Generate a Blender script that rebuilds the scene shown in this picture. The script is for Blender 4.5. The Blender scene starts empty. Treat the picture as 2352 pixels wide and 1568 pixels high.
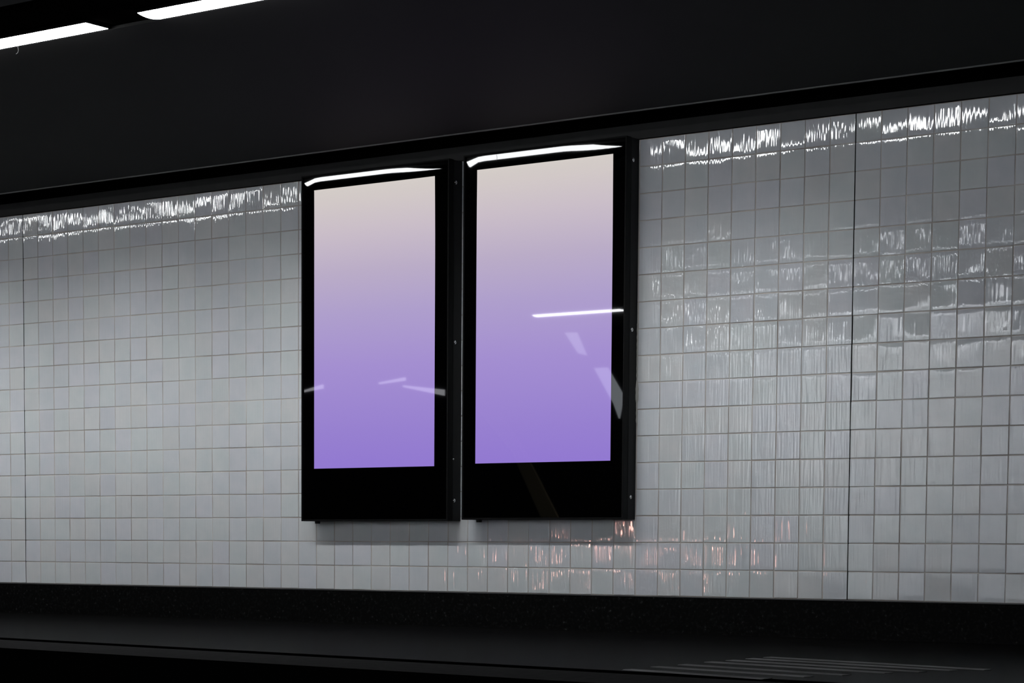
import bpy, bmesh, math, random
import numpy as np
from mathutils import Matrix, Vector

random.seed(7)
RNG = np.random.default_rng(11)
SC = bpy.context.scene
COL = SC.collection
Z0 = 2.76                      # the far platform floor is z = 0; tile rows are measured down from the top course
T = 0.15                       # tile pitch
ROWS = 17


# ------------------------------------------------------------------ helpers
def srgb(r, g, b):
    def f(c):
        c /= 255.0
        return c / 12.92 if c <= 0.04045 else ((c + 0.055) / 1.055) ** 2.4
    return (f(r), f(g), f(b), 1.0)


def new_mat(name):
    m = bpy.data.materials.new(name)
    m.use_nodes = True
    nt = m.node_tree
    b = nt.nodes['Principled BSDF']
    return m, nt, b


def simple(name, col, rough=0.5, spec=0.5, metal=0.0, noise=0.0, nscale=60.0, bump=0.0):
    m, nt, b = new_mat(name)
    b.inputs['Roughness'].default_value = rough
    b.inputs['Specular IOR Level'].default_value = spec
    b.inputs['Metallic'].default_value = metal
    b.inputs['Base Color'].default_value = col
    if noise or bump:
        tc = nt.nodes.new('ShaderNodeTexCoord')
        n = nt.nodes.new('ShaderNodeTexNoise')
        n.inputs['Scale'].default_value = nscale
        n.inputs['Detail'].default_value = 5.0
        nt.links.new(tc.outputs['Object'], n.inputs['Vector'])
        if noise:
            r = nt.nodes.new('ShaderNodeValToRGB')
            r.color_ramp.elements[0].position = 0.3
            r.color_ramp.elements[1].position = 0.75
            r.color_ramp.elements[0].color = [c * (1 - noise) for c in col[:3]] + [1]
            r.color_ramp.elements[1].color = [min(1, c * (1 + noise)) for c in col[:3]] + [1]
            nt.links.new(n.outputs['Fac'], r.inputs['Fac'])
            nt.links.new(r.outputs['Color'], b.inputs['Base Color'])
        if bump:
            bp = nt.nodes.new('ShaderNodeBump')
            bp.inputs['Strength'].default_value = 1.0
            bp.inputs['Distance'].default_value = bump
            nt.links.new(n.outputs['Fac'], bp.inputs['Height'])
            nt.links.new(bp.outputs['Normal'], b.inputs['Normal'])
    return m


def emit(name, col, strength):
    m, nt, b = new_mat(name)
    b.inputs['Base Color'].default_value = (0.6, 0.6, 0.6, 1)
    b.inputs['Roughness'].default_value = 0.4
    b.inputs['Emission Color'].default_value = col
    b.inputs['Emission Strength'].default_value = strength
    return m


def link(name, me, mat, parent=None, loc=None):
    o = bpy.data.objects.new(name, me)
    COL.objects.link(o)
    if mat is not None:
        for m in (mat if isinstance(mat, (list, tuple)) else [mat]):
            me.materials.append(m)
    if parent is not None:
        o.parent = parent
    if loc is not None:
        o.location = loc
    return o


def from_bm(name, bm, mat, parent=None, loc=None, smooth=False):
    bmesh.ops.recalc_face_normals(bm, faces=bm.faces)
    me = bpy.data.meshes.new(name)
    bm.to_mesh(me)
    bm.free()
    if smooth:
        for p in me.polygons:
            p.use_smooth = True
    return link(name, me, mat, parent, loc)


def add_box(bm, x0, x1, y0, y1, z0, z1, bevel=0.0, seg=2):
    r = bmesh.ops.create_cube(bm, size=1.0)
    vs = r['verts']
    for v in vs:
        v.co = Vector(((x0 + x1) / 2 + v.co.x * (x1 - x0), (y0 + y1) / 2 + v.co.y * (y1 - y0),
                       (z0 + z1) / 2 + v.co.z * (z1 - z0)))
    if bevel:
        es = list({e for v in vs for e in v.link_edges})
        bmesh.ops.bevel(bm, geom=es, offset=bevel, segments=seg, profile=0.5, affect='EDGES')
    return bm


def box(name, x0, x1, y0, y1, z0, z1, mat, parent=None, bevel=0.0):
    return from_bm(name, add_box(bmesh.new(), x0, x1, y0, y1, z0, z1, bevel), mat, parent)


def prism(name, prof, x0, x1, mat, parent=None):
    """closed (y, z) profile swept along x"""
    bm = bmesh.new()
    a = [bm.verts.new((x0, y, z)) for y, z in prof]
    b = [bm.verts.new((x1, y, z)) for y, z in prof]
    n = len(prof)
    for i in range(n):
        bm.faces.new((a[i], a[(i + 1) % n], b[(i + 1) % n], b[i]))
    bm.faces.new(a)
    bm.faces.new(b[::-1])
    return from_bm(name, bm, mat, parent)


def structure(o, label):
    o['kind'] = 'structure'
    o['label'] = label
    o['category'] = 'structure'
    return o


def thing(name, label, cat, loc, group=None):
    o = bpy.data.objects.new(name, None)
    o.empty_display_size = 0.1
    COL.objects.link(o)
    o.location = loc
    o['label'] = label
    o['category'] = cat
    if group:
        o['group'] = group
    return o


def tag(o, label, cat, group=None):
    o['label'] = label
    o['category'] = cat
    if group:
        o['group'] = group
    return o


# ------------------------------------------------------------------ materials
def tile_material():
    m, nt, b = new_mat('glazed_white_tile')
    L = nt.links
    at = nt.nodes.new('ShaderNodeAttribute')
    at.attribute_name = 'tile_tint'
    tc = nt.nodes.new('ShaderNodeTexCoord')
    # glaze: soft cloudy mottling inside each tile
    n1 = nt.nodes.new('ShaderNodeTexNoise')
    n1.inputs['Scale'].default_value = 9.0
    n1.inputs['Detail'].default_value = 2.0
    L.new(tc.outputs['Object'], n1.inputs['Vector'])
    rp = nt.nodes.new('ShaderNodeValToRGB')
    rp.color_ramp.elements[0].position = 0.25
    rp.color_ramp.elements[0].color = (0.90, 0.93, 0.95, 1)
    rp.color_ramp.elements[1].position = 0.75
    rp.color_ramp.elements[1].color = (1.0, 0.99, 1.0, 1)
    L.new(n1.outputs['Fac'], rp.inputs['Fac'])
    mx = nt.nodes.new('ShaderNodeMix')
    mx.data_type = 'RGBA'
    mx.blend_type = 'MULTIPLY'
    mx.inputs[0].default_value = 1.0
    L.new(at.outputs['Color'], mx.inputs[6])
    L.new(rp.outputs['Color'], mx.inputs[7])
    L.new(mx.outputs[2], b.inputs['Base Color'])
    b.inputs['Roughness'].default_value = 0.035
    b.inputs['Specular IOR Level'].default_value = 0.75
    # fine vertical ripples of the glaze
    mp = nt.nodes.new('ShaderNodeMapping')
    mp.inputs['Scale'].default_value = (90.0, 1.0, 5.0)
    L.new(tc.outputs['Object'], mp.inputs['Vector'])
    n2 = nt.nodes.new('ShaderNodeTexNoise')
    n2.inputs['Scale'].default_value = 1.0
    n2.inputs['Detail'].default_value = 0.0
    L.new(mp.outputs['Vector'], n2.inputs['Vector'])
    mp3 = nt.nodes.new('ShaderNodeMapping')
    mp3.inputs['Scale'].default_value = (9.0, 1.0, 7.0)
    L.new(tc.outputs['Object'], mp3.inputs['Vector'])
    n3 = nt.nodes.new('ShaderNodeTexNoise')
    n3.inputs['Scale'].default_value = 1.0
    n3.inputs['Detail'].default_value = 1.0
    L.new(mp3.outputs['Vector'], n3.inputs['Vector'])
    b1 = nt.nodes.new('ShaderNodeBump')
    b1.inputs['Distance'].default_value = 0.0008
    L.new(n3.outputs['Fac'], b1.inputs['Height'])
    b2 = nt.nodes.new('ShaderNodeBump')
    b2.inputs['Distance'].default_value = 0.0010
    L.new(n2.outputs['Fac'], b2.inputs['Height'])
    L.new(b1.outputs['Normal'], b2.inputs['Normal'])
    L.new(b2.outputs['Normal'], b.inputs['Normal'])
    return m


def grout_material():
    m, nt, b = new_mat('tile_grout')
    tc = nt.nodes.new('ShaderNodeTexCoord')
    n = nt.nodes.new('ShaderNodeTexNoise')
    n.inputs['Scale'].default_value = 2.6
    n.inputs['Detail'].default_value = 6.0
    nt.links.new(tc.outputs['Object'], n.inputs['Vector'])
    r = nt.nodes.new('ShaderNodeValToRGB')
    r.color_ramp.elements[0].position = 0.36
    r.color_ramp.elements[0].color = (0.33, 0.285, 0.255, 1)
    r.color_ramp.elements[1].position = 0.68
    r.color_ramp.elements[1].color = (0.55, 0.51, 0.475, 1)
    nt.links.new(n.outputs['Fac'], r.inputs['Fac'])
    nt.links.new(r.outputs['Color'], b.inputs['Base Color'])
    b.inputs['Roughness'].default_value = 0.9
    return m


def plinth_material():
    m, nt, b = new_mat('speckled_black_stone')
    tc = nt.nodes.new('ShaderNodeTexCoord')
    n = nt.nodes.new('ShaderNodeTexNoise')
    n.inputs['Scale'].default_value = 55.0
    n.inputs['Detail'].default_value = 6.0
    nt.links.new(tc.outputs['Object'], n.inputs['Vector'])
    r = nt.nodes.new('ShaderNodeValToRGB')
    r.color_ramp.elements[0].position = 0.50
    r.color_ramp.elements[0].color = (0.0013, 0.0013, 0.0013, 1)
    e = r.color_ramp.elements.new(0.66)
    e.color = (0.006, 0.006, 0.006, 1)
    r.color_ramp.elements[2].position = 0.80
    r.color_ramp.elements[2].color = (0.05, 0.05, 0.05, 1)
    nt.links.new(n.outputs['Fac'], r.inputs['Fac'])
    nt.links.new(r.outputs['Color'], b.inputs['Base Color'])
    b.inputs['Roughness'].default_value = 0.7
    b.inputs['Specular IOR Level'].default_value = 0.05
    return m


def floor_material():
    m, nt, b = new_mat('dark_terrazzo_floor')
    tc = nt.nodes.new('ShaderNodeTexCoord')
    mp = nt.nodes.new('ShaderNodeMapping')
    mp.inputs['Scale'].default_value = (0.7, 9.0, 1.0)
    mp.inputs['Rotation'].default_value = (0, 0, 0.12)
    nt.links.new(tc.outputs['Object'], mp.inputs['Vector'])
    n = nt.nodes.new('ShaderNodeTexNoise')
    n.inputs['Scale'].default_value = 1.6
    n.inputs['Detail'].default_value = 5.0
    nt.links.new(mp.outputs['Vector'], n.inputs['Vector'])
    r = nt.nodes.new('ShaderNodeValToRGB')
    r.color_ramp.elements[0].position = 0.30
    r.color_ramp.elements[0].color = (0.0065, 0.0065, 0.0065, 1)
    r.color_ramp.elements[1].position = 0.72
    r.color_ramp.elements[1].color = (0.0085, 0.0085, 0.0085, 1)
    nt.links.new(n.outputs['Fac'], r.inputs['Fac'])
    nt.links.new(r.outputs['Color'], b.inputs['Base Color'])
    b.inputs['Roughness'].default_value = 0.8
    b.inputs['Specular IOR Level'].default_value = 0.0
    b.inputs['Coat Weight'].default_value = 0.125
    b.inputs['Coat Roughness'].default_value = 0.16
    return m


def screen_material():
    """a lit display showing a vertical beige-to-violet fade; glossy pane on top"""
    m, nt, b = new_mat('lit_display_picture')
    tc = nt.nodes.new('ShaderNodeTexCoord')
    sp = nt.nodes.new('ShaderNodeSeparateXYZ')
    nt.links.new(tc.outputs['Generated'], sp.inputs[0])
    r = nt.nodes.new('ShaderNodeValToRGB')
    stops = [(0.0, (145, 120, 208)), (0.12, (150, 127, 207)), (0.36, (163, 142, 208)), (0.55, (174, 158, 204)),
             (0.70, (186, 172, 199)), (0.85, (202, 190, 200)), (0.95, (209, 200, 199)), (1.0, (211, 204, 199))]
    cr = r.color_ramp
    while len(cr.elements) < len(stops):
        cr.elements.new(0.5)
    for el, (p, c) in zip(cr.elements, stops):
        el.position = p
        el.color = srgb(*c)
    nt.links.new(sp.outputs['Z'], r.inputs['Fac'])
    b.inputs['Base Color'].default_value = (0.004, 0.004, 0.004, 1)
    b.inputs['Roughness'].default_value = 0.02
    b.inputs['Specular IOR Level'].default_value = 0.5
    nt.links.new(r.outputs['Color'], b.inputs['Emission Color'])
    b.inputs['Emission Strength'].default_value = 1.0
    return m


M_TILE = tile_material()
M_GROUT = grout_material()
M_JOINT = simple('dark_joint_filler', (0.012, 0.012, 0.012, 1), 0.8, 0.1)
M_PLINTH = plinth_material()
M_FLOOR = floor_material()
M_EDGE = simple('dark_edge_slab', (0.034, 0.034, 0.034, 1), 0.8, 0.0, noise=0.15, nscale=20)
M_BLACK = simple('shade_black_concrete', (0.001, 0.001, 0.001, 1), 0.9, 0.0)  # near-black; darkness of pit, groove and recesses put into the colour
M_CEIL = simple('matt_black_ceiling_paint', (0.020, 0.020, 0.020, 1), 0.75, 0.1, noise=0.06, nscale=1.5)
M_FASCIA = simple('dark_grey_fascia_paint', (0.028, 0.028, 0.028, 1), 0.7, 0.1, noise=0.1, nscale=6)
M_LIP = simple('grey_lip_highlight', (0.11, 0.11, 0.112, 1), 0.5, 0.2)  # paler than the ceiling: edge highlight put into the colour
M_CHANNEL = simple('black_channel_paint', (0.0025, 0.0022, 0.002, 1), 0.8, 0.0)
M_TRIM = simple('dull_aluminium_trim', (0.07, 0.07, 0.072, 1), 0.5, 0.3, metal=0.3)
M_LAMP = emit('lamp_tube_glow', (0.97, 0.985, 1.0, 1), 23.0)
M_LAMP_B = emit('bright_lamp_tube_glow', (0.95, 0.975, 1.0, 1), 34.0)
M_LAMP_C = emit('faded_lamp_tube_glow', (0.92, 0.95, 1.0, 1), 12.5)
M_HOUSING = simple('black_lamp_housing', (0.0025, 0.0025, 0.0025, 1), 0.7, 0.0)
M_CASE = simple('black_powder_coat', (0.0042, 0.0042, 0.0047, 1), 0.55, 0.2, noise=0.1, nscale=200)
M_FRAME = simple('black_satin_frame', (0.0018, 0.0018, 0.002, 1), 0.6, 0.12)
M_GLASS = simple('black_glossy_glass', (0.0004, 0.0004, 0.0005, 1), 0.015, 0.5)
M_SCREEN = screen_material()
M_SCREW = simple('bright_steel_screw', (0.75, 0.75, 0.76, 1), 0.25, 0.5, metal=1.0)
M_TACTILE = simple('grey_tactile_slab', (0.019, 0.019, 0.019, 1), 0.6, 0.03)
M_RIB = simple('floor_glint_rib', (0.16, 0.16, 0.16, 1), 0.8, 0.0, noise=0.3, nscale=3)  # paler than the floor: light reflections put into the colour
M_SEAL = simple('pale_sealant', (0.35, 0.34, 0.32, 1), 0.6, 0.3)
M_THREAD = simple('grey_thread', (0.03, 0.03, 0.03, 1), 0.8, 0.1)
M_FARWALL = simple('grey_painted_wall', (0.02, 0.02, 0.02, 1), 0.9, 0.05, noise=0.1, nscale=2)
M_PALEWALL = simple('pale_bounce_paint', (0.8, 0.8, 0.8, 1), 0.7, 0.2)
M_SLOPE = emit('pale_sloping_lamp_glow', (0.86, 0.93, 1.0, 1), 2.6)
M_WALLLAMP = emit('wall_lamp_glow', (0.93, 0.94, 1.0, 1), 4.0)
M_PINK = emit('pink_lit_panel', (1.0, 0.50, 0.42, 1), 25.0)
M_BEIGE = simple('beige_handrail', (0.60, 0.52, 0.32, 1), 0.6, 0.2)


# ------------------------------------------------------------------ tiled wall
def tiled_wall(x_first, x_last):
    c0, c1 = x_first, x_last
    N = 8                                   # quads per tile side
    half = T / 2
    g = 0.0026                              # half grout width
    # normalised positions: tight ring at the edge for the rounded glaze, even grid inside
    u = np.array([-1.0, -0.985, -0.965, -0.60, -0.20, 0.20, 0.60, 0.965, 0.985, 1.0])
    n = len(u)
    verts, faces, tint, smooth = [], [], [], []
    U, V = np.meshgrid(u, u, indexing='ij')
    edge = np.maximum(np.abs(U), np.abs(V))
    drop = np.where(edge >= 0.999, 0.0012, np.where(edge >= 0.98, 0.00006, 0.0))
    q = (edge[:-1, :-1] + edge[1:, :-1] + edge[1:, 1:] + edge[:-1, 1:]) / 4
    ring = (q > 0.98).reshape(-1)
    base = 0
    for c in range(c0, c1):
        for r in range(ROWS):
            cx = (c + 0.5) * T + RNG.normal(0, 0.00045)
            cz = -(r + 0.5) * T + RNG.normal(0, 0.00045)
            rot = RNG.normal(0, 0.0025)
            hw = half - g + RNG.normal(0, 0.0004)
            hh = half - g + RNG.normal(0, 0.0004)
            tx, tz = RNG.normal(0, 0.005), RNG.normal(0.0, 0.0068)
            kx, kz, kxz = RNG.normal(0, 0.0045), RNG.normal(-0.002, 0.0042), RNG.normal(0, 0.0042)
            x = U * hw
            z = V * hh
            off = tx * x + tz * z + half * (0.5 * kx * U * U + 0.5 * kz * V * V + kxz * U * V)
            y = np.clip(off, -0.0012, 0.0012) + drop
            X = cx + x - rot * z
            Zz = cz + z + rot * x
            verts.append(np.stack([X, y - 0.0024, Zz + Z0], -1).reshape(-1, 3))
            k = RNG.random()
            v = 0.93 + 0.05 * RNG.random()
            if k < 0.30:
                col = (0.962, 0.985, 1.015)
            elif k < 0.55:
                col = (0.965, 1.0, 1.0)
            elif k < 0.75:
                col = (0.972, 0.98, 1.025)
            else:
                col = (0.985, 0.992, 0.99)
            ALB = 0.62
            tint.append((ALB * v * col[0], ALB * v * col[1], ALB * v * col[2], 1.0))
            idx = base + np.arange(n * n).reshape(n, n)
            f = np.stack([idx[:-1, :-1], idx[1:, :-1], idx[1:, 1:], idx[:-1, 1:]], -1).reshape(-1, 4)
            faces.append(f)
            smooth.append(~ring | (RNG.random() < 0.16))
            base += n * n
    nv = n * n
    V_ = np.concatenate(verts)
    F_ = np.concatenate(faces)
    ntile = len(tint)
    # grout bed, a slab behind the tiles
    gx0, gx1 = c0 * T, c1 * T
    gz0, gz1 = Z0 - ROWS * T, Z0
    gy0, gy1 = 0.0004, 0.12
    gb = np.array([[gx0, gy0, gz0], [gx1, gy0, gz0], [gx1, gy0, gz1], [gx0, gy0, gz1],
                   [gx0, gy1, gz0], [gx1, gy1, gz0], [gx1, gy1, gz1], [gx0, gy1, gz1]])
    gf = np.array([[0, 1, 2, 3], [5, 4, 7, 6], [4, 0, 3, 7], [1, 5, 6, 2], [3, 2, 6, 7], [4, 5, 1, 0]]) + len(V_)
    V_ = np.concatenate([V_, gb])
    F_ = np.concatenate([F_, gf])
    me = bpy.data.meshes.new('wall_back')
    me.vertices.add(len(V_))
    me.vertices.foreach_set('co', V_.astype(np.float32).ravel())
    me.loops.add(len(F_) * 4)
    me.loops.foreach_set('vertex_index', F_.astype(np.int32).ravel())
    me.polygons.add(len(F_))
    me.polygons.foreach_set('loop_start', np.arange(0, len(F_) * 4, 4, dtype=np.int32))
    sm = np.concatenate(smooth + [np.zeros(6, dtype=bool)])
    me.polygons.foreach_set('use_smooth', sm)
    mi = np.zeros(len(F_), dtype=np.int32)
    mi[-6:] = 1
    me.update(calc_edges=True)
    o = link('wall_back', me, [M_TILE, M_GROUT])
    me.polygons.foreach_set('material_index', mi)
    at = me.attributes.new('tile_tint', 'FLOAT_COLOR', 'POINT')
    cols = np.repeat(np.array(tint, dtype=np.float32), nv, axis=0)
    cols = np.concatenate([cols, np.ones((8, 4), dtype=np.float32)])
    at.data.foreach_set('color', cols.ravel())
    me.validate()
    me.update()
    return o


XW0, XW1 = -52, 84            # tile columns built (3 m beyond each side of the picture)
XL, XR = XW0 * T, XW1 * T
structure(tiled_wall(XW0, XW1), 'white square glazed tile wall behind the two displays')

# dark vertical movement joints in the tiling
for i, c in enumerate((0, 43)):
    o = box('trim_%d' % (1 + i), c * T - 0.0032, c * T + 0.0032, -0.0022, 0.0002, Z0 - ROWS * T + 0.001, Z0 - 0.001, M_JOINT)
    structure(o, ('dark vertical joint in the tiles near the left picture edge',
                  'dark vertical joint in the tiles right of the displays')[i])

# plinth, its thin metal capping, floor
FZ = 0.0
structure(box('baseboard_back', XL, XR, -0.004, 0.12, FZ - 0.02, Z0 - ROWS * T - 0.006, M_PLINTH, bevel=0.001),
          'black speckled stone plinth along the foot of the tiled wall')
structure(box('trim_3', XL, XR, -0.0075, 0.10, Z0 - ROWS * T - 0.006, Z0 - ROWS * T - 0.0005, M_TRIM),
          'thin grey metal strip between tiles and black plinth')


def edge_y(x, a):
    # the platform edge runs slightly askew to the wall
    return a - 0.118 * (x - 3.5)


def skew_slab(name, a0, a1, z0, z1, mat, x0=-12.0, x1=16.0, wall=False):
    bm = bmesh.new()
    y00 = (-0.0) if wall else edge_y(x0, a0)
    y10 = (-0.0) if wall else edge_y(x1, a0)
    pts = [(x0, y00), (x1, y10), (x1, edge_y(x1, a1)), (x0, edge_y(x0, a1))]
    lo = [bm.verts.new((x, y, z0)) for x, y in pts]
    hi = [bm.verts.new((x, y, z1)) for x, y in pts]
    bm.faces.new(hi)
    bm.faces.new(lo[::-1])
    for i in range(4):
        j = (i + 1) % 4
        bm.faces.new((lo[i], lo[j], hi[j], hi[i]))
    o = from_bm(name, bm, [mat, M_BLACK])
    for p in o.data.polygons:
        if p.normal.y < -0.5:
            p.material_index = 1          # side faces painted black for the darkness of the pit
    return o


GROOVE = -3.17
EDGE = -3.80
structure(skew_slab('floor', 0, GROOVE + 0.06, -0.22, 0.0, M_FLOOR, wall=True), 'dark smooth platform floor in front of the tiled wall')
structure(skew_slab('trim_4', GROOVE - 0.10, EDGE, -0.22, 0.0, M_EDGE), 'dark platform edge slab beyond the narrow groove')
structure(skew_slab('trim_5', GROOVE + 0.06, GROOVE - 0.10, -0.22, -0.045, M_BLACK), 'black groove between platform floor and edge slab')
structure(skew_slab('platform_base', 0, EDGE + 0.10, -1.35, -0.22, M_BLACK, wall=True), 'black platform side below the edge slab')
structure(box('track_bed', -12.0, 16.0, -9.6, -2.0, -1.45, -1.35, M_BLACK), 'black track bed in front of the platform edge')
structure(box('near_platform', -12.0, 16.0, -12.45, -9.6, -1.45, 0.0, M_FARWALL), 'dark platform the picture is taken from')
structure(box('wall_front', -12.0, -1.4, -12.57, -12.45, -1.45, Z0 + 0.60, M_FARWALL), 'dark wall section behind the viewer')
structure(box('wall_bounce', -1.4, 18.0, -12.57, -12.45, -1.45, Z0 + 0.60, M_PALEWALL), 'unseen pale wall section behind the viewer, added to bounce fill light')  # section made pale to bounce fill light onto the tiles

# ------------------------------------------------------------------ ceiling, fascia, lamp channel
CL = Z0 + 0.40
structure(box('trim_6', XL, XR, -0.010, 0.12, Z0 + 0.004, Z0 + 0.086, M_FASCIA, bevel=0.002),
          'dark grey fascia band along the top of the tiles')
structure(box('trim_7', XL, XR, 0.004, 0.12, Z0 + 0.0002, Z0 + 0.006, M_BLACK), 'black shadow gap between tiles and fascia')
# black recess above the fascia
structure(prism('trim_8', [(0.12, Z0 + 0.086), (0.12, Z0 + 0.62), (0.02, Z0 + 0.62), (0.02, Z0 + 0.086)], XL, XR, M_BLACK),
          'black recess above the fascia')
# sloping ceiling panel, from the lamp channel down to a lip near the wall
pe = (-0.300, Z0 + 0.097)
pl = (-2.285, CL + 0.012)
structure(prism('ceiling', [pe, (pe[0], pe[1] + 0.05), (pl[0], pl[1] + 0.05), pl], -12.0, 16.0, M_CEIL),
          'smooth black sloping ceiling panel above the tiled wall')
structure(prism('trim_9', [(pe[0] - 0.004, pe[1] - 0.0045), (pe[0] + 0.006, pe[1] - 0.006), (pe[0] + 0.006, pe[1] + 0.012), (pe[0] - 0.004, pe[1] + 0.0015)], -12.0, 16.0, M_LIP),
          'thin grey lip along the lower ceiling edge')
structure(box('trim_10', -12.0, 16.0, -2.95, -2.285, CL + 0.028, CL + 0.10, M_CHANNEL), 'black channel that holds the ceiling lamps')
structure(box('trim_11', -12.0, 16.0, -12.45, -2.95, CL + 0.012, CL + 0.10, M_CEIL), 'black flat ceiling beyond the lamp channel')

# ------------------------------------------------------------------ lamps
LAMP_LEN, LAMP_W = 1.20, 0.158
LAMP_Y = -2.389


def make_lamp(x0, yc, label, group, glow):
    root = thing('ceiling_lamp', label, 'lamp', (x0 + LAMP_LEN / 2, yc, CL), group)
    h = LAMP_LEN / 2
    w = LAMP_W / 2
    bm = bmesh.new()
    add_box(bm, -h - 0.012, h + 0.012, -w - 0.010, w + 0.010, 0.012, 0.028, 0.003)
    from_bm('housing', bm, M_HOUSING, root)
    # lens: shallow convex diffuser
    bm = bmesh.new()
    nseg = 8
    rows = []
    for xs in (-h, h):
        ring = []
        for k in range(nseg + 1):
            t = -1 + 2 * k / nseg
            ring.append(bm.verts.new((xs, w * t, 0.010 - 0.010 * (1 - t * t))))
        rows.append(ring)
    top = [[bm.verts.new((xs, s * w, 0.0125)) for s in (-1, 1)] for xs in (-h, h)]
    for k in range(nseg):
        bm.faces.new((rows[0][k], rows[0][k + 1], rows[1][k + 1], rows[1][k]))
    for i in (0, 1):
        bm.faces.new([top[i][0]] + rows[i] + [top[i][1]])
    bm.faces.new((top[0][0], top[0][1], top[1][1], top[1][0]))
    bm.faces.new((top[0][0], top[1][0], rows[1][0], rows[0][0]))
    bm.faces.new((top[0][1], rows[0][-1], rows[1][-1], top[1][1]))
    from_bm('diffuser', bm, glow, root)
    return root


def dup_tree(root, loc, label, group=None):
    r = root.copy()
    COL.objects.link(r)
    r.location = loc
    r['label'] = label
    if group:
        r['group'] = group
    for ch in root.children:
        c = ch.copy()
        COL.objects.link(c)
        c.parent = r
        for gch in ch.children:
            d = gch.copy()
            COL.objects.link(d)
            d.parent = c
    return r


PITCH = 1.58
WASH_W = 4.05
FILL_W = 72.0
GRP = 'white lamps in a row on the black ceiling'
lamp0 = make_lamp(2.07, LAMP_Y, 'long white ceiling lamp cut by the left picture edge', GRP, M_LAMP)
dup_tree(lamp0, (3.65 + LAMP_LEN / 2, LAMP_Y, CL), 'long white ceiling lamp cut by the top picture edge', GRP)
for k in (-4, -3, -2, -1, 2):
    dup_tree(lamp0, (2.07 + k * PITCH + LAMP_LEN / 2, LAMP_Y, CL),
             'long white ceiling lamp outside the picture, mirrored in the top tile course', GRP)
GRP2 = 'white lamps on the ceiling above the viewer'
LAB2 = 'long white ceiling lamp above the viewer, mirrored in the middle tile courses'
LABM = 'bright ceiling lamp mirrored as the level streak across the right display'
lampb = make_lamp(-3.17, -10.8, LABM, GRP2, M_LAMP_B)
LABC = 'long faded lamp above the near platform edge, mirrored in the sixth tile course'
lampc = make_lamp(-0.10, -8.4, LABC, 'faded lamps above the near platform edge', M_LAMP_C)
for k in range(1, 7):
    dup_tree(lampc, (-0.10 + k * PITCH + LAMP_LEN / 2, -8.4, CL), LABC)
LABW = 'long faded lamp high on the wall behind the viewer, mirrored in the eighth tile course'
for k in range(0, 9):
    dup_tree(lampc, (-2.60 + k * PITCH + LAMP_LEN / 2, -12.36, CL - 0.14), LABW, 'faded lamps high on the wall behind the viewer')
# added fill lights that brighten the pale wall section behind the viewer
for k in range(0, 8):
    ld = bpy.data.lights.new('added_wash_light', 'AREA')
    ld.shape = 'RECTANGLE'
    ld.size = LAMP_LEN
    ld.size_y = 0.10
    ld.energy = FILL_W
    ld.color = (0.90, 0.95, 1.0)
    ld.spread = math.radians(100)
    lo = bpy.data.objects.new('added_wash_light', ld)
    COL.objects.link(lo)
    lo.location = (0.2 + k * 2.2, -10.84, CL - 0.012)
    lo.rotation_euler = (-math.radians(90 - 45), 0, 0)

# area lights added beside the near-row lamps to shape brightness on the tiles
WASH = {-3: 1.0, -2: 1.3, -1: 1.12, 0: 1.12, 1: 0.95, 2: 0.85}
for k, f in WASH.items():
    ld = bpy.data.lights.new('added_wash_light', 'AREA')
    ld.shape = 'RECTANGLE'
    ld.size = LAMP_LEN
    ld.size_y = 0.10
    ld.energy = WASH_W * f
    ld.color = (0.955, 0.99, 0.985)
    ld.spread = math.radians(46)
    lo = bpy.data.objects.new('added_wash_light', ld)
    COL.objects.link(lo)
    lo.location = (2.07 + k * PITCH + LAMP_LEN / 2, LAMP_Y + 0.03, CL - 0.012)
    lo.rotation_euler = (math.radians(90 - 39), 0, 0)

# loose thread hanging from the first lamp
cu = bpy.data.curves.new('loose_thread', 'CURVE')
cu.dimensions = '3D'
cu.bevel_depth = 0.0013
cu.bevel_resolution = 2
sp = cu.splines.new('BEZIER')
pts = [(2.5712, -2.3115, CL + 0.0105), (2.5752, -2.3105, CL - 0.016), (2.570, -2.3105, CL - 0.027), (2.557, -2.3105, CL - 0.032)]
sp.bezier_points.add(len(pts) - 1)
for bp_, p in zip(sp.bezier_points, pts):
    bp_.co = p
    bp_.handle_left_type = bp_.handle_right_type = 'AUTO'
tmp = bpy.data.objects.new('tmp_thread', cu)
COL.objects.link(tmp)
dg = bpy.context.evaluated_depsgraph_get()
tme = bpy.data.meshes.new_from_object(tmp.evaluated_get(dg))
bpy.data.objects.remove(tmp)
tag(link('loose_thread', tme, M_THREAD), 'short grey thread dangling below the left ceiling lamp', 'thread')

# ------------------------------------------------------------------ digital displays
DEP = 0.135
FR = 0.046                    # depth of the front frame band


def glass_grid(x0, x1, z0, z1, yf, bow, nx=24, nz=60):
    bm = bmesh.new()
    g = []
    for i in range(nx + 1):
        col = []
        for j in range(nz + 1):
            x = x0 + (x1 - x0) * i / nx
            z = z0 + (z1 - z0) * j / nz
            col.append(bm.verts.new((x, yf + bow(x, z), z)))
        g.append(col)
    for i in range(nx):
        for j in range(nz):
            bm.faces.new((g[i][j], g[i + 1][j], g[i + 1][j + 1], g[i][j + 1]))
    return bm


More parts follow.
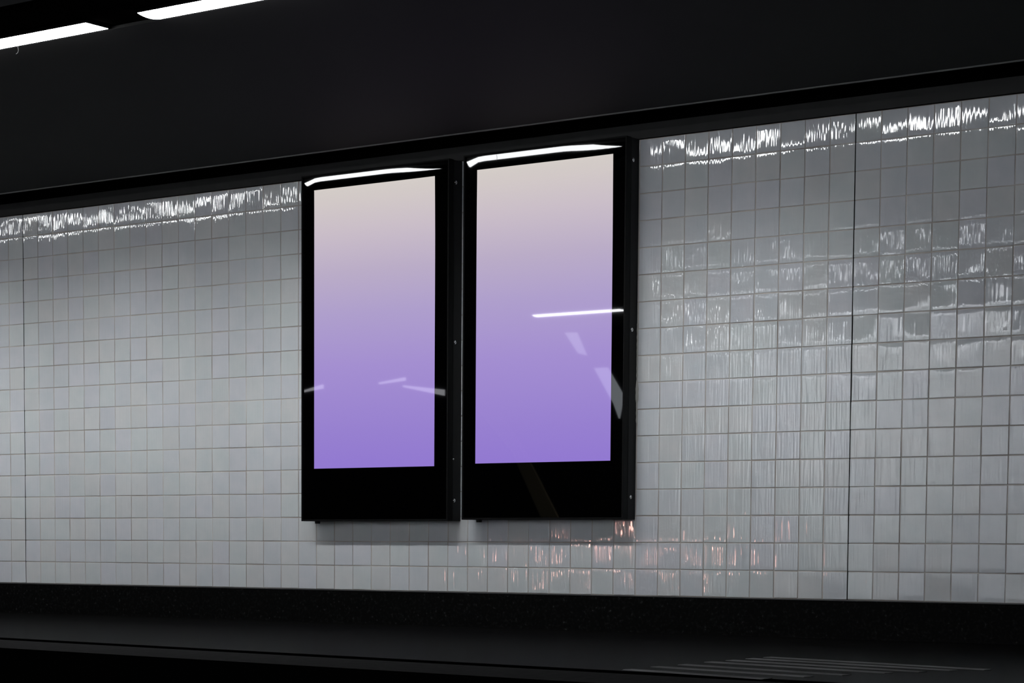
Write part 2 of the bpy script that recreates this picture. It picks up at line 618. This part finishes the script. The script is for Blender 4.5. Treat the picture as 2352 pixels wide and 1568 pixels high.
def pane(name, x0, x1, z0, z1, yf, th, bow, mat, parent):
    """a sheet with a front face that follows the slight bow of the glass, closed at the back"""
    bm = glass_grid(x0, x1, z0, z1, yf, bow)
    bm.verts.ensure_lookup_table()
    ret = bmesh.ops.extrude_face_region(bm, geom=list(bm.faces))
    ext = [v for v in ret['geom'] if isinstance(v, bmesh.types.BMVert)]
    bm.normal_update()
    for e in bm.edges:
        if len(e.link_faces) == 2 and e.calc_face_angle(0) > 0.4:
            e.smooth = False
    for v in ext:
        v.co.y = v.co.y + th
    o = from_bm(name, bm, mat, parent)
    me = o.data
    for p in me.polygons:
        p.use_smooth = True
    return o


def make_display(x0, x1, zt, zb, sx0, sx1, szt, szb, label, screws, bow):
    W = x1 - x0
    cx = (x0 + x1) / 2
    root = thing('digital_display', label, 'display', (cx, 0.0, zb), 'pair of wall displays on the tiles')
    H = zt - zb
    hw = W / 2
    # rear case, fixed to the wall
    bm = bmesh.new()
    add_box(bm, -hw + 0.001, hw - 0.001, -DEP + FR + 0.004, -0.004, 0.001, H - 0.001, 0.003)
    from_bm('rear_case', bm, M_CASE, root)
    # dark seam core between case and front frame
    bm = bmesh.new()
    add_box(bm, -hw + 0.006, hw - 0.006, -DEP + FR - 0.004, -DEP + FR + 0.006, 0.006, H - 0.006)
    from_bm('seam_gasket', bm, M_JOINT, root)
    # front frame: four-sided ring
    bm = bmesh.new()
    lip = 0.010
    y0, y1 = -DEP, -DEP + FR
    outer = [(-hw, 0), (hw, 0), (hw, H), (-hw, H)]
    inner = [(-hw + lip, lip), (hw - lip, lip), (hw - lip, H - lip), (-hw + lip, H - lip)]
    of = [bm.verts.new((x, y0, z)) for x, z in outer]
    ob = [bm.verts.new((x, y1, z)) for x, z in outer]
    inf = [bm.verts.new((x, y0, z)) for x, z in inner]
    inb = [bm.verts.new((x, y1, z)) for x, z in inner]
    for i in range(4):
        j = (i + 1) % 4
        bm.faces.new((of[i], of[j], inf[j], inf[i]))
        bm.faces.new((ob[j], ob[i], inb[i], inb[j]))
        bm.faces.new((of[j], of[i], ob[i], ob[j]))
        bm.faces.new((inf[i], inf[j], inb[j], inb[i]))
    bmesh.ops.recalc_face_normals(bm, faces=bm.faces)
    es = [e for e in bm.edges if len(e.link_faces) == 2 and e.calc_face_angle(0) > 0.5]
    bmesh.ops.bevel(bm, geom=es, offset=0.0015, segments=2, profile=0.5, affect='EDGES')
    from_bm('front_frame', bm, M_FRAME, root)
    bw = bow
    GL = -DEP + 0.0085
    # black glass front
    pane('front_glass', -hw + lip + 0.0005, hw - lip - 0.0005, lip + 0.0005, H - lip - 0.0005, GL, 0.012, bw, M_GLASS, root)
    # lit picture
    s = pane('screen', sx0 - cx, sx1 - cx, szb - zb, szt - zb, GL - 0.0006, 0.002, bw, M_SCREEN, root)
    s['label'] = 'lit screen fading from pale beige to violet'
    # side screws: washer and domed head
    for (sy, sz, big) in screws:
        bm = bmesh.new()
        rot = Matrix.Rotation(math.pi / 2, 4, 'Y')
        rr = 0.0125 if big else 0.005
        if big:
            bmesh.ops.create_cone(bm, cap_ends=True, segments=24, radius1=rr, radius2=rr * 0.8, depth=0.003,
                                  matrix=Matrix.Translation((hw + 0.0005, sy, sz - zb)) @ rot)
        bmesh.ops.create_uvsphere(bm, u_segments=16, v_segments=10, radius=0.0065,
                                  matrix=Matrix.Translation((hw + 0.002, sy, sz - zb)) @ Matrix.Diagonal((0.7, 1, 1, 1)))
        o = from_bm('screw', bm, M_SCREW, root, smooth=True)
        o['label'] = 'small bright steel screw'
    # lock knob under the case
    bm = bmesh.new()
    bmesh.ops.create_cone(bm, cap_ends=True, segments=20, radius1=0.016, radius2=0.018, depth=0.018,
                          matrix=Matrix.Translation((-hw + 0.105, -0.10, -0.006)))
    from_bm('lock_knob', bm, M_CASE, root)
    return root


def edge_bow(x, z, x_start, x_end, slope):
    """the glass bends outwards a little at its upper right corner"""
    d = (2.085 - z) / 0.30
    left = -0.572 + 0.09
    if x < left:                       # and dips a little at the upper left one
        return 0.5 * 0.055 * (left - x) ** 2 / 0.09 * math.exp(-d * d)
    if x <= x_start:
        return 0.0
    return -0.5 * slope * (x - x_start) ** 2 / (x_end - x_start) * math.exp(-d * d)


def bow1(x, z):
    d = (z - 2.157) / 0.15
    return edge_bow(x, z, 3.40 - 3.269, 3.838 - 3.269, 0.040) - 0.00187 * math.exp(-d * d)


def bow2(x, z):
    d = (z - 2.000) / 0.13
    return edge_bow(x, z, 4.68 - 4.526, 5.088 - 4.526, 0.040) + 0.5 * 0.20 * 0.13 ** 2 * (math.exp(-d * d) - 1)


ZB = Z0 - 2.1255
make_display(2.690, 3.848, Z0 - 0.001, ZB, 2.790, 3.740, Z0 - 0.094, Z0 - 1.800,
             'left black wall display with lit beige-to-violet screen',
             [(-0.068, Z0 - 0.133, True), (-0.068, Z0 - 1.068, True), (-0.083, Z0 - 1.759, False), (-0.068, Z0 - 2.004, True)], bow1)
d2 = make_display(3.954, 5.098, Z0 + 0.004, Z0 - 2.1195, 4.050, 5.006, Z0 - 0.087, Z0 - 1.790,
                  'right black wall display with bright lamp streak across its violet screen',
                  [(-0.066, Z0 - 0.120, True), (-0.060, Z0 - 1.058, True), (-0.055, Z0 - 1.994, True)], bow2)
# torn line of pale sealant on the right side of the right display
bm = bmesh.new()
zs = np.linspace(Z0 - 1.58, Z0 - 1.02, 30)
prev = None
for i, z in enumerate(zs):
    w = 0.004 + 0.004 * abs(math.sin(i * 1.7)) + (0.006 if 6 < i < 12 else 0)
    a = bm.verts.new((5.0975, -0.003, z))
    b = bm.verts.new((5.0975, -0.003 - w, z))
    c = bm.verts.new((5.0975 + w * 0.9, -0.003, z))
    if prev:
        bm.faces.new((prev[1], b, c, prev[2]))
        bm.faces.new((prev[0], a, b, prev[1]))
        bm.faces.new((prev[2], c, a, prev[0]))
    else:
        bm.faces.new((a, b, c))
    prev = (a, b, c)
bm.faces.new(prev)
so = from_bm('sealant', bm, M_SEAL)
so.parent = d2
so.matrix_parent_inverse = Matrix.Translation(d2.location).inverted()
so['label'] = 'torn strip of pale sealant at the back edge'

# ------------------------------------------------------------------ pale ribs standing in for light reflections on the floor
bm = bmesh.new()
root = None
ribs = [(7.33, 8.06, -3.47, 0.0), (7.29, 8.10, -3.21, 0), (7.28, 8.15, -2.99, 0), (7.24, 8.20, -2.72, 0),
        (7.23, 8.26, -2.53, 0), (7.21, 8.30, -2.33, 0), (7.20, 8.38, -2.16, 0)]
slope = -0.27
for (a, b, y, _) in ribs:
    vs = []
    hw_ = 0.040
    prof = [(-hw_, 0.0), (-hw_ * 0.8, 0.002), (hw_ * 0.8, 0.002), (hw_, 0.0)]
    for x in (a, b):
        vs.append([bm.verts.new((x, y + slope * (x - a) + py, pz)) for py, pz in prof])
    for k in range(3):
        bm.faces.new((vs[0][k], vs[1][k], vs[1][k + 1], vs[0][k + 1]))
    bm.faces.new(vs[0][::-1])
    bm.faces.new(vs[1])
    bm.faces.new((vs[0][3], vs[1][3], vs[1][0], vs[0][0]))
tag(from_bm('floor_reflection_ribs', bm, M_RIB), 'pale parallel ribs painted as light reflections on the dark floor at lower right', 'painted reflection')

# ------------------------------------------------------------------ what stands behind the viewer (seen mirrored in glass and tiles)
YW = -12.45


def slanted(name, quad, mat, th, label, cat, group=None):
    bm = bmesh.new()
    f = [bm.verts.new((x, YW + th, z + Z0)) for x, z in quad]
    b = [bm.verts.new((x, YW - 0.003, z + Z0)) for x, z in quad]
    bm.faces.new(f)
    bm.faces.new(b[::-1])
    n_ = len(quad)
    for i in range(n_):
        j = (i + 1) % n_
        bm.faces.new((f[i], b[i], b[j], f[j]))
    o = from_bm(name, bm, mat)
    return tag(o, label, cat, group)


slanted('sloping_lamp', [(-3.90, 0.39), (-3.73, 0.385), (-3.58, 0.10), (-3.70, 0.13)], M_SLOPE, 0.03,
        'short pale sloping lamp, upper of the two mirrored in the right display', 'lamp', 'sloping lamps behind the viewer')
slanted('sloping_lamp', [(-3.46, -0.06), (-3.27, -0.06), (-3.03, -0.41), (-3.09, -0.68), (-3.17, -0.50)], M_SLOPE, 0.03,
        'long pale sloping lamp, lower of the two mirrored in the right display', 'lamp', 'sloping lamps behind the viewer')
slanted('sloping_handrail', [(-5.25, -0.50), (-4.90, -0.58), (-4.50, -1.05), (-3.98, -1.87), (-4.24, -1.87), (-4.70, -1.05)], M_BEIGE, 0.03,
        'beige sloping handrail mirrored dimly in the right display', 'handrail')
for quad in ([(-8.22, -0.185), (-7.84, -0.145), (-7.84, -0.095), (-8.22, -0.170)],
             [(-6.86, -0.125), (-6.43, -0.095), (-6.43, -0.055), (-6.86, -0.105)],
             [(-6.45, -0.180), (-5.79, -0.310), (-5.79, -0.235), (-6.45, -0.155)]):
    slanted('wall_lamp', quad, M_WALLLAMP, 0.04,
            'small white wall lamp behind the viewer, mirrored in the left display', 'lamp', 'small wall lamps behind the viewer')
slanted('lit_panel', [(-3.26, -2.52), (-3.00, -2.52), (-3.00, -2.24), (-3.26, -2.24)], M_PINK, 0.04,
        'small pink lit panel mirrored in the tiles below the right display', 'panel')

# ------------------------------------------------------------------ world, camera, view
w = bpy.data.worlds.new('World')
SC.world = w
w.use_nodes = True
w.node_tree.nodes['Background'].inputs[0].default_value = (0.02, 0.021, 0.024, 1)
w.node_tree.nodes['Background'].inputs[1].default_value = 1.0

cam_d = bpy.data.cameras.new('camera')
cam = bpy.data.objects.new('camera', cam_d)
COL.objects.link(cam)
cam_d.sensor_fit = 'HORIZONTAL'
cam_d.sensor_width = 36.0
FPX, CY = 5164.472, 1665.448
cam_d.lens = FPX / 2352 * 36.0
cam_d.shift_x = 0.0
cam_d.shift_y = (CY - 784.0) / 2352
cam_d.clip_start = 0.05
cam_d.clip_end = 100


def rodrigues(wv):
    wv = np.array(wv)
    t = np.linalg.norm(wv)
    k = wv / t
    K = np.array([[0, -k[2], k[1]], [k[2], 0, -k[0]], [-k[1], k[0], 0]])
    return np.eye(3) + np.sin(t) * K + (1 - np.cos(t)) * K @ K


B = np.array([[1, 0, 0], [0, 0, -1], [0, 1, 0.0]])
Rc = rodrigues((0.0718, 0.6315, 0.0313)) @ B
Rw = (np.diag([1, -1, -1.0]) @ Rc).T
mw = Matrix(Rw.tolist()).to_4x4()
mw.translation = Vector((12.1079, -10.7589, Z0 - 2.3116))
cam.matrix_world = mw
SC.camera = cam

SC.view_settings.view_transform = 'Standard'
SC.view_settings.look = 'None'
SC.view_settings.gamma = 1.0
SC.view_settings.use_curve_mapping = False
SC.view_settings.exposure = 0.0
